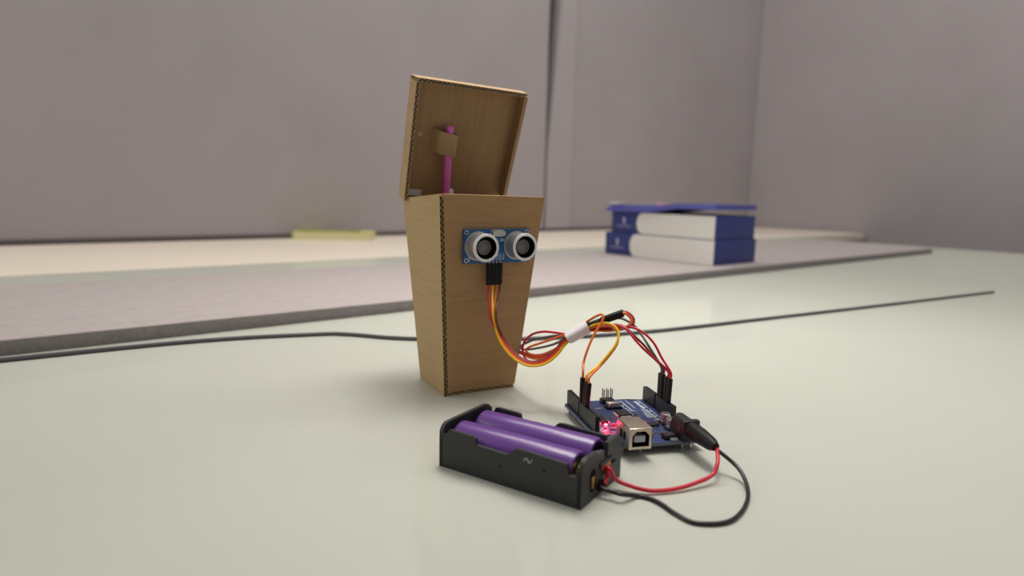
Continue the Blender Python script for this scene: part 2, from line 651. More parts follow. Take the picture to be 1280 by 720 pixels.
def board(bm, A, B, C, D, n, t, edges=(), pitch=3.0, depth=5.0, lin_t=0.27):
    """Corrugated board: outer quad A(0,0) B(1,0) C(1,1) D(0,1), inward normal n, flutes open on the named edges."""
    n = n.normalized()

    def q(s, r, d):
        return A * (1 - s) * (1 - r) + B * s * (1 - r) + C * s * r + D * (1 - s) * r + n * d
    ls, lr = (B - A).length, (D - A).length
    s0 = depth / ls if 's0' in edges else 0
    s1 = 1 - (depth / ls if 's1' in edges else 0)
    r0 = depth / lr if 'r0' in edges else 0
    r1 = 1 - (depth / lr if 'r1' in edges else 0)

    def slab(a0, a1, b0, b1, d0, d1):
        hexa(bm, [q(a0, b0, d0), q(a1, b0, d0), q(a1, b1, d0), q(a0, b1, d0), q(a0, b0, d1), q(a1, b0, d1), q(a1, b1, d1), q(a0, b1, d1)])
    if not edges:
        slab(0, 1, 0, 1, 0, t)
        return
    slab(0, 1, 0, 1, 0, lin_t)
    slab(0, 1, 0, 1, t - lin_t, t)
    slab(s0, s1, r0, r1, lin_t, t - lin_t)
    for e in edges:
        L = lr if e[0] == 's' else ls
        n_p = max(4, int(L / pitch))
        ns = n_p * 6
        prev = None
        for i in range(ns + 1):
            f = i / ns
            ph = 2 * math.pi * n_p * f
            tri = math.asin(math.sin(ph) * .97) * 2 / math.pi
            d = t / 2 + (t / 2 - lin_t) * tri
            row = []
            for k in (0.0, 1.0):
                inn = depth * k
                if e[0] == 's':
                    s = inn / ls if e == 's0' else 1 - inn / ls
                    p0, p1 = q(s, f, d - .13), q(s, f, d + .13)
                else:
                    r = inn / lr if e == 'r0' else 1 - inn / lr
                    p0, p1 = q(f, r, d - .13), q(f, r, d + .13)
                row += [bm.verts.new(p0), bm.verts.new(p1)]
            if prev:
                bm.faces.new((prev[0], row[0], row[1], prev[1])).material_index = 1
                bm.faces.new((prev[0], row[0], row[2], prev[2]))
                bm.faces.new((prev[1], row[1], row[3], prev[3]))
            prev = row


bin_ = thing('cardboard_bin', 'tall tapering brown cardboard bin with its lid propped open by a pink rod', 'bin',
             ((N0 + B0) / 2), TH)
V_ = (L0 - N0).normalized()
bm = bmesh.new()
# front panel: butts against the left panel, its foot stands on the base panel
tz = 2.4
f00 = N0 + U * (T + .5) + (TN - N0) * (tz / 125)
f10 = R0 + (TR - R0) * (tz / 125)
board(bm, f00, f10, TR, TN + U * (T + .5), -NF, T)
build('front_panel', bm, M['card'], bin_, world=True, smooth=False)
bm = bmesh.new()
nl = (L0 - N0).cross(TN - N0).normalized()
if nl.x < 0:
    nl = -nl
board(bm, N0, L0, TL, TN, nl, T + .5, edges=('s0',), pitch=3.5, depth=16)
build('side_panel', bm, [M['card_lit'], M['card_edge']], bin_, world=True, smooth=False, label='left side panel toned paler for light from the left, its fluted edge showing')
bm = bmesh.new()
back_in = -(TB - TL).cross(TL - L0).normalized()
if back_in.y > 0:
    back_in = -back_in
board(bm, R0 + V_ * T, B0, TB, TR + V_ * T, -nl, T)
build('side_panel', bm, M['card'], bin_, world=True, smooth=False)
bm = bmesh.new()
board(bm, L0 + U * T, B0 - U * T, TB - U * T, TL + U * T, back_in, T)
build('back_panel', bm, M['card'], bin_, world=True, smooth=False)
bm = bmesh.new()
k_ = Vector((0, 0, 0.05))
board(bm, N0 + U * T + k_, R0 + k_, B0 - V_ * T + k_, L0 + U * T - V_ * T + k_, ZV, tz - .1, edges=('r0',), pitch=6.0, depth=14)
build('base_panel', bm, [M['card_rim'], M['card_edge']], bin_, world=True, smooth=False)

# lid: a shallow tray hinged at the back
FTL, FTR, FBR, FBL = at(521.3, 96.5, 406.5), at(661, 117.5, 448.7), at(632.3, 247, 469.9), at(505, 251, 427.6)
nlid = (FTR - FTL).cross(FBL - FTL).normalized()
if nlid.y > 0:
    nlid = -nlid
D_ = 10.8
BTL, BTR, BBR, BBL = [p - nlid * D_ for p in (FTL, FTR, FBR, FBL)]
ul = (FTR - FTL).normalized()
tl = (FTL - FBL).normalized()
bm = bmesh.new()
board(bm, BBL + ul * T, BBR - ul * T, BTR - ul * T - tl * T, BTL + ul * T - tl * T, nlid, T)
lid = build('lid', bm, M['card_lid'], bin_, world=True, smooth=False)
bm = bmesh.new()
board(bm, BTL, BTR, FTR, FTL, -tl, T, edges=('r1',), pitch=3.0, depth=9)
build('lid_rim', bm, [M['card_rim'], M['card_edge']], lid, world=True, smooth=False)
bm = bmesh.new()
board(bm, BBL, BTL - tl * T, FTL - tl * T, FBL, ul, T, edges=('r1',), pitch=3.4, depth=9)
build('lid_rim', bm, [M['card_rim'], M['card_edge']], lid, world=True, smooth=False)
bm = bmesh.new()
board(bm, BBR, BTR - tl * T, FTR - tl * T, FBR, -ul, T)
build('lid_rim', bm, M['card_lid'], lid, world=True, smooth=False)
# glue crumbs / torn paper spots on the lid
PL = BBL + nlid * T
bm = bmesh.new()
for px_, py_, r_ in ((524.5, 168, 1.9), (522, 139, .9)):
    c = on_plane(px_, py_, PL, nlid)
    lathe(bm, [(0, 0.35), (r_ * .6, .3), (r_, 0), (0, -.2)], lambda x, y, h: c + ul * x + tl * y * .8 + nlid * h, 12)
build('torn_spot', bm, M['card_rim'], lid, world=True, label='pale torn spots on the inner face')

# cardboard strap that holds the rod
bm = bmesh.new()
cs = on_plane(560, 180, PL + nlid * 5, nlid)
cs = cs - nlid * 5
sec = [(-10.2, .3), (-9.4, 1.6), (-8.6, 5.0), (-6.6, 7.6), (-3, 8.3), (1.6, 8.2), (4.6, 7.9), (5.5, 6.0), (5.8, 3), (6.4, .3)]
sec = [(p.x, p.y) for p in catmull([Vector((a, b, 0)) for a, b in sec], 3)]
rows = []
for (a, b) in sec:
    sl = -a * .12
    rows.append([bm.verts.new(cs + ul * a + tl * (7.6 + sl) + nlid * b), bm.verts.new(cs + ul * a + tl * (-7.2 + sl) + nlid * b),
                 bm.verts.new(cs + ul * a + tl * (-7.2 + sl) + nlid * (b + .5)), bm.verts.new(cs + ul * a + tl * (7.6 + sl) + nlid * (b + .5))])
for A_, B_ in zip(rows[:-1], rows[1:]):
    for k in range(4):
        bm.faces.new((A_[k], A_[(k + 1) % 4], B_[(k + 1) % 4], B_[k]))
bm.faces.new(rows[0])
bm.faces.new(rows[-1])
build('rod_strap', bm, M['tape_brown'], lid, world=True, label='short kraft strap glued inside the lid')
# brown hinge flap between lid and back panel
bm = bmesh.new()
hexa(bm, [BBL + ul * 9 - tl * 9 + nlid * .1, BBR - ul * 0.6 - tl * 9 + nlid * .1, BBR - ul * 0.6 + tl * 1.5 + nlid * .1, BBL + ul * T + tl * 1.5 + nlid * .1,
          BBL + ul * 9 - tl * 9 + nlid * .6, BBR - ul * 0.6 - tl * 9 + nlid * .6, BBR - ul * 0.6 + tl * 1.5 + nlid * .6, BBL + ul * T + tl * 1.5 + nlid * .6])
build('hinge_flap', bm, M['card_lid'], lid, world=True, smooth=False)
# white paper hinge strip
bm = bmesh.new()
h0, h1 = on_plane(508.5, 239, PL + nlid * .5, nlid), on_plane(526.5, 240.5, PL + nlid * .5, nlid)
hexa(bm, [h0 + tl * 1.9, h1 + tl * 1.9, h1 - tl * 2.4, h0 - tl * 2.4, h0 + tl * 1.9 + nlid * .3, h1 + tl * 1.9 + nlid * .3, h1 - tl * 2.4 + nlid * .3, h0 - tl * 2.4 + nlid * .3])
build('hinge_strip', bm, M['paper_white'], lid, world=True, smooth=False, label='white paper strip at the hinge')

# pink rod on a white servo arm
r_top = on_plane(562.3, 158.5, PL + nlid * 4.4, nlid)
r_bot = on_plane(557.6, 243, PL + nlid * 5.4, nlid)
ax = (r_top - r_bot).normalized()
bm = bmesh.new()
tube(bm, [r_bot - ax * 9, r_bot, (r_bot + r_top) / 2, r_top - ax * .6, r_top, r_top + ax * .35], [2.35, 2.35, 2.5, 2.5, 2.2, 1.5], 14, 1)
build('lever_rod', bm, M['pink'], bin_, world=True, label='bright pink plastic rod propping the lid')
bm = bmesh.new()
hc = r_bot + ul * 2.6 + nlid * -.8 + ax * 2.0
tube(bm, [hc - ax * 10, hc + ax * .5, hc + ax * 1.6, hc + ax * 2.2], [3.0, 3.0, 2.5, 1.2], 14, 1)
build('servo_arm', bm, M['white_plastic'], bin_, world=True, label='white plastic arm at the foot of the rod')

# ------------------------------------------------------------------ ultrasonic sensor on the front panel
sc = on_plane(619.6, 307.2, N0 + NF * .9, NF)
FACE_N, FACE_W = NF, WF
_t = Matrix.Rotation(math.radians(-5.0), 3, U)
NF, WF = (_t @ NF).normalized(), (_t @ WF).normalized()
if NF.z < FACE_N.z:
    _t = Matrix.Rotation(math.radians(5.0), 3, U)
    NF, WF = (_t @ FACE_N).normalized(), (_t @ FACE_W).normalized()
mx = Matrix((U, WF, NF)).transposed().to_4x4()
mx.translation = sc
sen = thing('ultrasonic_sensor', 'blue twin-eyed sensor board with two silver cans mounted on the bin front', 'sensor', matrix=mx)


def S(u, w, n):
    return sc + U * u + WF * w + NF * n


HW, HH = 22.6, 10.4
bm = bmesh.new()
box(bm, (-HW, -HH, 0.3), (HW, HH, 1.9), 0.12, seg=1)
sb = build('circuit_board', bm, M['pcb_blue'], sen, smooth=False)
bm = bmesh.new()
lathe(bm, [(.75, 1.88), (.75, 1.98), (1.35, 1.98), (1.35, 1.88)], xyz, 14)
mh = build('mounting_hole', bm, M['silver'], sb, loc=(-HW + 1.9, -HH + 1.9, 0))
bm = bmesh.new()
lathe(bm, [(0, 1.9), (.75, 1.93), (.75, 1.9)], xyz, 14)
dh = build('drill_hole', bm, M['black_matte'], sb, loc=(-HW + 1.9, -HH + 1.9, 0))
for sx, sy in ((-1, 1), (1, 1), (1, -1)):
    dup(mh, (sx * (HW - 1.9), sy * (HH - 1.9), 0))
    dup(dh, (sx * (HW - 1.9), sy * (HH - 1.9), 0))

bm = bmesh.new()
lathe(bm, [(0, 1.9), (8.9, 1.9), (8.9, 2.9), (8.1, 2.9), (8.0, 12.6), (8.0, 13.2)], xyz, 40)
can = build('transducer_can', bm, M['can'], sen, loc=(-13.2, .3, 0))
bm = bmesh.new()
lathe(bm, [(8.0, 12.7), (8.3, 12.8), (8.45, 13.3), (8.2, 13.9), (7.4, 14.1), (6.75, 13.8), (6.7, 13.0)], xyz, 40)
ring = build('front_ring', bm, M['rim_ring'], can)
bm = bmesh.new()
lathe(bm, [(7.0, 13.4), (6.7, 13.5), (6.55, 10.0), (0, 10.0)], xyz, 40)
bore = build('dark_bore', bm, M['black_matte'], can)
bm = bmesh.new()
lathe(bm, [(4.6, 10.0), (4.6, 10.8), (4.2, 11.0), (2.4, 10.9), (0.4, 12.2), (0, 12.2)], xyz, 32)
grl = build('mesh_grille', bm, M['grille'], can)
can2 = dup(can, (13.2, .3, 0))
for ch in (ring, bore, grl):
    c = ch.copy()
    col.objects.link(c)
    c.parent = can2
bm = bmesh.new()
prism(bm, rrect(-4.9, 4.9, -2.1, 2.1, 2.0), lambda a, b, d: Vector((a - .4, b + 8.0, d)), 1.9, 2.5)
prism(bm, rrect(-4.4, 4.4, -1.7, 1.7, 1.65), lambda a, b, d: Vector((a - .4, b + 8.0, d)), 2.5, 5.2)
build('crystal', bm, M['silver'], sen)
t = text_bm('HC-SR04', 2.7)
t.transform(Matrix.Translation((2.3, 3.6, 1.92)))
build('print', t, M['silk'], sb, smooth=False)
t = text_bm('T', 3.4)
t.transform(Matrix.Translation((-18.6, -8.2, 1.92)))
build('print', t, M['silk'], sb, smooth=False)
t = text_bm('R', 3.0)
t.transform(Matrix.Translation((18.6, -8.2, 1.92)))
build('print', t, M['silk'], sb, smooth=False)
CO = -1.4
for i, s_ in enumerate(('Vcc', 'Trig', 'Echo', 'Gnd')):
    t = text_bm(s_, 2.1, 'LEFT')
    t.transform(Matrix.Translation((CO + 2.6 + (i - 1.5) * 2.2, -8.6, 1.92)) @ Matrix.Rotation(math.pi / 2, 4, 'Z'))
    build('print', t, M['silk'], sb, smooth=False)
bm = bmesh.new()
for i in range(4):
    x = CO + (i - 1.5) * 2.54
    box(bm, (x - .32, -HH - 6, 1.9), (x + .32, -HH + 1.2, 2.5))
build('header_pin', bm, M['silver'], sen, smooth=False, kind='stuff')

# ------------------------------------------------------------------ microcontroller board
AO = Vector((48.2, 302.4, 0))
AR = 0.2334
ard = thing('microcontroller_board', 'navy blue microcontroller board with silver USB socket and glowing red light', 'circuit board', AO, AR)
DA = Vector((-math.sin(AR), math.cos(AR), 0))
DB = Vector((math.cos(AR), math.sin(AR), 0))
ZB = 5.5


def bp(b, a, z):                       # board point in world millimetres
    return AO + DB * b + DA * a + ZV * z


bm = bmesh.new()
prism(bm, [(0, 0), (53.3, 0), (53.3, 64.5), (51.8, 66), (40.4, 66), (37.8, 68.6), (5.1, 68.6), (2.5, 66), (0, 66)],
      lambda a, b, d: Vector((a, b, d)), ZB - 1.6, ZB - .02)
for f in bm.faces:
    f.material_index = 1 if abs(f.normal.z) < .5 else 0
bm.normal_update()
for f in bm.faces:
    f.material_index = 1 if abs(f.normal.z) < .5 else 0
pcb = build('circuit_board', bm, [M['pcb_navy'], M['pcb_edge']], ard, smooth=False)


def header(n, x, y0, name='pin_socket_header'):
    b = bmesh.new()
    L = n * 2.54
    box(b, (-1.25, 0, ZB), (1.25, L, ZB + 7.6), 0)
    z = ZB + 8.5
    box(b, (-1.25, 0, ZB + 7.6), (-.62, L, z))
    box(b, (.62, 0, ZB + 7.6), (1.25, L, z))
    for k in range(n + 1):
        y = k * 2.54
        a, c = max(0, y - .72), min(L, y + .72)
        if k == n:
            a, c = L - .72, L
        if k == 0:
            a, c = 0, .72
        box(b, (-.62, a, ZB + 7.6), (.62, c, z))
    return build(name, b, M['header_black'], ard, smooth=False, loc=(x, y0, 0))


header(10, 2.54, 18.7)
header(8, 2.54, 45.5)
header(8, 50.8, 27.6)
header(6, 50.8, 50.2)
bm = bmesh.new()
for x, y0, n in ((2.54, 18.7, 10), (2.54, 45.5, 8), (50.8, 27.6, 8), (50.8, 50.2, 6)):
    for k in range(n):
        y = y0 + 1.27 + 2.54 * k
        box(bm, (x - .3, y - .3, 0.02), (x + .3, y + .3, ZB - 1.5))
for x, y in ((10.5, 4), (20.5, 4), (43, 3), (48, 3)):
    box(bm, (x - .6, y - .6, 0.02), (x + .6, y + .6, ZB - 1.5))
build('solder_pins', bm, M['silver'], ard, smooth=False, kind='stuff')

# USB socket
bm = bmesh.new()
x0, x1, y0, y1, z0, z1 = 9.6, 21.6, -6.3, 10.1, ZB, ZB + 10.9
w_, c_ = 1.5, 2.2
outer = [(x0, z0), (x1, z0), (x1, z1), (x0, z1)]
inner = [(x0 + w_, z0 + 1.5), (x1 - w_, z0 + 1.5), (x1 - w_, z1 - 1.6 - c_), (x1 - w_ - c_, z1 - 1.6), (x0 + w_ + c_, z1 - 1.6), (x0 + w_, z1 - 1.6 - c_)]
O_ = [bm.verts.new((a, y0, b)) for a, b in outer]
I_ = [bm.verts.new((a, y0, b)) for a, b in inner]
J_ = [bm.verts.new((a, y0 + 8.5, b)) for a, b in inner]
K_ = [bm.verts.new((a, y1, b)) for a, b in outer]
for f in ((O_[0], O_[1], I_[1], I_[0]), (O_[1], O_[2], I_[2], I_[1]), (O_[2], I_[3], I_[2]), (O_[2], O_[3], I_[4], I_[3]), (O_[3], I_[5], I_[4]), (O_[3], O_[0], I_[0], I_[5])):
    bm.faces.new(f)
for k in range(6):
    bm.faces.new((I_[k], I_[(k + 1) % 6], J_[(k + 1) % 6], J_[k])).material_index = 1
bm.faces.new(J_).material_index = 1
for k in range(4):
    bm.faces.new((O_[k], O_[(k + 1) % 4], K_[(k + 1) % 4], K_[k]))
bm.faces.new(K_)
es = [e for e in bm.edges if {e.verts[0], e.verts[1]} <= set(O_ + K_)]
bmesh.ops.bevel(bm, geom=es, offset=.35, segments=2, affect='EDGES', profile=.5)
usb = build('usb_socket', bm, [M['usb'], M['black_matte']], ard, smooth=True)
bm = bmesh.new()
box(bm, (12.6, -5.3, ZB + 3.3), (18.6, 2, ZB + 6.7), .3)
build('socket_tongue', bm, M['usb_tongue'], usb, label='pale grey tongue')
bm = bmesh.new()
for k in (0, 1):
    box(bm, (x0 - .12, -1.5 + 4.2 * k, ZB + 3.2), (x0 + .05, 1.2 + 4.2 * k, ZB + 7.2))
build('spring_slot', bm, M['black_matte'], usb, smooth=False)

# barrel jack (right of the USB socket)
bm = bmesh.new()
box(bm, (41, -1.8, ZB), (50, 1.8, ZB + 11), .4)
box(bm, (41, 1.8, ZB), (50, 12.4, ZB + 6.5), .4)
tube(bm, [(45.5, 1.8, ZB + 6.5), (45.5, 12.2, ZB + 6.5)], 4.4, 20, 1)
build('power_jack', bm, M['header_black'], ard)

# in-circuit header with six bare pins
bm = bmesh.new()
box(bm, (21.8, 61.2, ZB), (29.6, 66.3, ZB + 2.6), .3, seg=1)
icsp = build('pin_header', bm, M['header_black'], ard)
bm = bmesh.new()
box(bm, (-.32, -.32, ZB + 2.6), (.32, .32, ZB + 8.6))
pin = build('pin', bm, M['silver'], icsp, smooth=False, loc=(23.2, 62.5, 0))
for k in range(1, 6):
    dup(pin, (23.2 + 2.54 * (k % 3), 62.5 + 2.54 * (k // 3), 0))
# reset button
bm = bmesh.new()
box(bm, (21.2, 51.6, ZB), (31.0, 56.8, ZB + .9), .1, seg=1)
rb = build('reset_button', bm, M['black'], ard)
bm = bmesh.new()
box(bm, (22.0, 52.0, ZB + .9), (30.2, 56.4, ZB + 3.8), .45)
build('button_cover', bm, M['silver'], rb, label='silver cover catching red light')
# main chip with legs
cx, cy = 27.0, 42.2
bm = bmesh.new()
box(bm, (cx - 3.9, cy - 3.9, ZB + .25), (cx + 3.9, cy + 3.9, ZB + 1.6), .2, seg=1)
chip = build('processor_chip', bm, M['header_black'], ard)
bm = bmesh.new()
for k in range(8):
    o_ = -2.8 + .8 * k
    box(bm, (cx + o_ - .2, cy - 5.5, ZB), (cx + o_ + .2, cy - 3.8, ZB + .8))
    box(bm, (cx + o_ - .2, cy + 3.8, ZB), (cx + o_ + .2, cy + 5.0, ZB + .8))
    box(bm, (cx - 5.0, cy + o_ - .2, ZB), (cx - 3.8, cy + o_ + .2, ZB + .8))
    box(bm, (cx + 3.8, cy + o_ - .2, ZB), (cx + 5.0, cy + o_ + .2, ZB + .8))
build('chip_legs', bm, M['tin'], chip, smooth=False)


def soic(name, cx, cy, hx, hy, n, axis):
    b = bmesh.new()
    box(b, (cx - hx, cy - hy, ZB + .2), (cx + hx, cy + hy, ZB + 1.7), .2, seg=1)
    c = build(name, b, M['header_black'], ard)
    b = bmesh.new()
    for k in range(n):
        o_ = (k - (n - 1) / 2) * 1.27
        for s in (-1, 1):
            if axis == 'x':
                box(b, (cx + o_ - .22, cy + s * hy - .6, ZB), (cx + o_ + .22, cy + s * hy + .9 * s + .1, ZB + .7))
            else:
                x_ = sorted((cx + s * hx, cx + s * (hx + 1.1)))
                box(b, (x_[0], cy + o_ - .22, ZB), (x_[1], cy + o_ + .22, ZB + .7))
    build('chip_legs', b, M['tin'], c, smooth=False)


soic('small_chip', 35.6, 22.5, 3.2, 2.0, 4, 'x')
soic('small_chip', 11.5, 35.5, 2.0, 5.0, 8, 'y')
bm = bmesh.new()
box(bm, (33.2, 2.8, ZB + .1), (39.6, 7.4, ZB + 2.6), .3, seg=1)
reg = build('voltage_regulator', bm, M['header_black'], ard)
bm = bmesh.new()
box(bm, (35.6, 0.9, ZB), (39.6, 3.0, ZB + 1.3), .1, seg=1)
build('metal_tab', bm, M['silver'], reg)


def capacitor(x, y, r=2.7):
    b = bmesh.new()
    box(b, (x - r - .25, y - r - .25, ZB), (x + r + .25, y + r + .25, ZB + 1.0), .3, seg=1)
    base = build('capacitor', b, M['header_black'], ard)
    b = bmesh.new()
    lathe(b, [(r - .1, ZB + 1), (r, ZB + 1.3), (r, ZB + 1.9), (r - .25, ZB + 2.1), (r, ZB + 2.35), (r, ZB + 5.6), (r - .4, ZB + 6), (0, ZB + 6)],
          lambda a, c, h: Vector((x + a, y + c, h)), 24)
    build('aluminium_can', b, M['silver'], base)


capacitor(44.6, 25.5)
capacitor(43.9, 17.0, 2.9)
# small passives
rng = random.Random(3)
bm = bmesh.new()
for x, y in ((12, 22), (13.8, 22), (15.6, 21), (17.4, 22), (19, 24), (9, 24), (8.5, 28), (14, 27.8), (23.5, 21), (25.3, 21), (25.3, 26), (29, 27), (31, 31), (39, 12),
             (37, 13), (35, 12), (33, 13.5), (31, 12), (29, 9), (27, 12), (40.5, 27), (41.5, 33), (18, 35), (18, 38), (34, 38), (34, 41), (9, 12.5), (7, 14)):
    if rng.random() < .5:
        box(bm, (x - .9, y - .45, ZB), (x + .9, y + .45, ZB + .5))
    else:
        box(bm, (x - .45, y - .9, ZB), (x + .45, y + .9, ZB + .5))
build('surface_components', bm, M['ceramic'], ard, smooth=False, kind='stuff')
# lit indicator lights
for nm, x, y, mm_ in (('indicator_light', 11.0, 27.9, 'led_on'), ('indicator_light', 15.4, 27.3, 'led_dim'), ('indicator_light', 33.6, 27.6, 'led_dim')):
    bm = bmesh.new()
    box(bm, (x - .8, y - .55, ZB), (x + .8, y + .55, ZB + 1.0), .2)
    build(nm, bm, M[mm_], ard, label='glowing red indicator light' if mm_ == 'led_on' else 'faint red indicator light')
for x, y, e in ((11.0, 27.4, 0.004), (16.5, 29.5, 0.0015)):
    li = bpy.data.lights.new('indicator_glow', 'POINT')
    li.energy = e
    li.color = (1, 0.03, 0.08)
    li.shadow_soft_size = 0.0012
    o = bpy.data.objects.new('indicator_glow', li)
    col.objects.link(o)
    o.location = bp(x, y, ZB + 2.6) * MM
# silkscreen
def silk(body, x, y, size, rot=0.0):
    t_ = text_bm(body, size)
    t_.transform(Matrix.Translation((x, y, ZB + .0)) @ Matrix.Rotation(rot, 4, 'Z'))
    return t_


def line(b, x0, y0, x1, y1):
    box(b, (min(x0, x1), min(y0, y1), ZB - .03), (max(x0, x1), max(y0, y1), ZB + .04))


bm = bmesh.new()
for a in ((41.2, 31, 41.6, 49.5), (46.2, 27, 46.5, 49), (46.2, 51, 46.5, 65.8), (35, 47, 35.4, 66), (38.4, 52, 38.7, 66), (30.4, 47, 37, 47.3),
          (5.6, 19, 5.9, 44), (5.6, 46, 5.9, 65), (8, 62, 12, 62.3), (8, 57, 8.3, 62)):
    line(bm, *a)
for k in range(14):
    line(bm, 42.6, 29 + 2.54 * k, 45.4 - .7 * (k % 3), 30.1 + 2.54 * k)
    line(bm, 6.6, 20 + 3.2 * k, 8.6 - .5 * (k % 3), 20.9 + 3.2 * k)
for k in range(5):
    line(bm, 31.5 + .9 * (k % 2), 49 + 2.6 * k, 34 - .6 * (k % 3), 50 + 2.6 * k)
add(bm, silk('POWER', 39.9, 39, 1.9, -math.pi / 2))
add(bm, silk('ANALOG IN', 43.4, 57, 2.0, -math.pi / 2))
add(bm, silk('DIGITAL', 10.2, 50, 2.2, -math.pi / 2))
add(bm, silk('ON', 8.0, 32, 1.8))
add(bm, silk('TX', 18.6, 30, 1.5))
add(bm, silk('RX', 18.6, 27, 1.5))
add(bm, silk('RESET', 17.5, 55, 1.8))
build('print', bm, M['silk'], pcb, smooth=False)

# ------------------------------------------------------------------ jumper wires
WR = 0.72


def housing_bm(c0, axis, side, L=14.0, w=2.5, d=2.5):
    """Black crimp housing from c0 along axis."""
    axis = axis.normalized()
    side = (side - axis * side.dot(axis)).normalized()
    third = axis.cross(side)
    mx_ = Matrix((side, third, axis)).transposed().to_4x4()
    mx_.translation = c0
    b = bmesh.new()
    t_ = bmesh.new()
    box(t_, (-w / 2, -d / 2, 0), (w / 2, d / 2, L), .22, seg=1)
    add(b, t_)
    t_ = bmesh.new()
    for s in (-1, 1):               # raised lip and the latch window frame
        box(t_, (-w / 2 + .5, s * d / 2 - .12, L * .58), (w / 2 - .5, s * d / 2 + .12, L * .60))
        box(t_, (-w / 2 + .5, s * d / 2 - .12, L * .80), (w / 2 - .5, s * d / 2 + .12, L * .82))
    add(b, t_)
    b.transform(mx_)
    return b


def jumper(label, m, pts, ends, group='jumper wires in the taped bundle'):
    """One wire with its housings; ends: (start, axis, side, length)."""
    t_ = thing('jumper_wire', label, 'wire', pts[len(pts) // 2], 0, group)
    b = bmesh.new()
    tube(b, pts, WR, 10, 7)
    build('insulation', b, m, t_, world=True)
    for e in ends:
        build('plug_housing', housing_bm(*e), M['black'], t_, world=True, label='black plug housing')
    return t_


def off(path, o, dy=0.0):
    out = []
    for i, (x, y, Y) in enumerate(path):
        a, b = path[max(0, i - 1)], path[min(len(path) - 1, i + 1)]
        tx, ty = b[0] - a[0], b[1] - a[1]
        l = math.hypot(tx, ty) or 1
        out.append((x + ty / l * o, y - tx / l * o, Y + dy))
    return out


def P(path):
    return [at(*p) for p in path]


# shared course from sensor to the tape (positive offset = inner side of the bend)
course = [(616.0, 388, 380), (619.0, 408, 378.5), (626.2, 428, 376), (639.7, 445.6, 372), (656, 455.9, 369), (671, 457.3, 368), (685, 452.8, 368), (697, 443, 369), (705.5, 432, 370)]
UP_AX = WF
ND_LOW = -HH - 13.6


def sensor_start(i):
    u = CO + (i - 1.5) * 2.54
    hs = (S(u, ND_LOW, 2.0), WF, U, 13.6)
    return [S(u, ND_LOW + 2, 2.0), S(u, ND_LOW - 3.5, 2.3)], hs


def top_of(b, a):
    z = ZB + 8.6
    return bp(b, a, z + 13.5), (bp(b, a, z), None)


def board_end(b, a, lean=Vector((0, 0, 0))):
    ax_ = (ZV + lean).normalized()
    base = bp(b, a, ZB + 8.5)
    return base + ax_ * 13.2, base + ax_ * 17.5, (base, ax_, DB, 14.0)


# yellow: sensor -> tape -> left header
st, h0_ = sensor_start(1)
e_in, e_up, h1_ = board_end(2.54, 38.6, DA * -.10)
jumper('yellow jumper wire looping out of the tape down to the left header', M['w_yellow'],
       st + P(course) + P([(714, 424.5, 371), (724, 417.5, 371), (737, 408.5, 368), (748, 404.6, 365), (760, 404.2, 361), (769, 408.6, 358), (773.2, 418, 355),
                           (770, 430, 352), (760.5, 443, 349), (748.5, 456.5, 346)]) + [e_up, e_in], [h0_, h1_])
# orange from the sensor follows it
st, h0_ = sensor_start(2)
e_in, e_up, h1_ = board_end(2.54, 35.9, DA * -.16)
jumper('orange jumper wire hugging the yellow one from the sensor to the left header', M['w_orange'],
       st + P(off(course, 2.2, 1.2)) + P([(713, 422, 372), (724, 416, 372.4), (737, 410.5, 369), (748, 407.5, 366.5), (759, 406.4, 362), (768, 410.4, 358.5), (772.8, 419.5, 355.6),
                                         (770.5, 431.5, 352.3), (761.5, 444.5, 349), (750.3, 457.5, 346)]) + [e_up, e_in], [h0_, h1_])
# red from the sensor to the right header
st, h0_ = sensor_start(0)
e_in, e_up, h1_ = board_end(50.8, 38.0)
jumper('red jumper wire leaving the leftmost sensor pin for the right header', M['w_red'],
       st + P([(611.5, 384, 381.5), (614.5, 402, 379)]) + P(off(course[2:], 4.0, 1.6)) + P([(712, 420, 373), (724, 414, 373.3), (740, 409.5, 370), (756, 408, 366), (772, 406.8, 361), (783, 411.8, 357), (795, 426, 353), (808, 439.5, 350)]) + [e_up, e_in], [h0_, h1_])
# brown from the sensor to the right header
st, h0_ = sensor_start(3)
e_in, e_up, h1_ = board_end(50.8, 43.2)
jumper('brown jumper wire from the rightmost sensor pin to the right header', M['w_brown'],
       st + P([(620.5, 386, 380), (622, 405, 378.3)]) + P(off(course[2:], 5.6, 2.6)) + P([(711, 418.5, 374), (724, 412.8, 374.4), (742, 408, 371), (758, 406.4, 367), (773, 406.2, 363), (783, 410.3, 359), (793, 420, 356), (806.7, 433.2, 353), (816, 446, 351)]) + [e_up, e_in], [h0_, h1_])

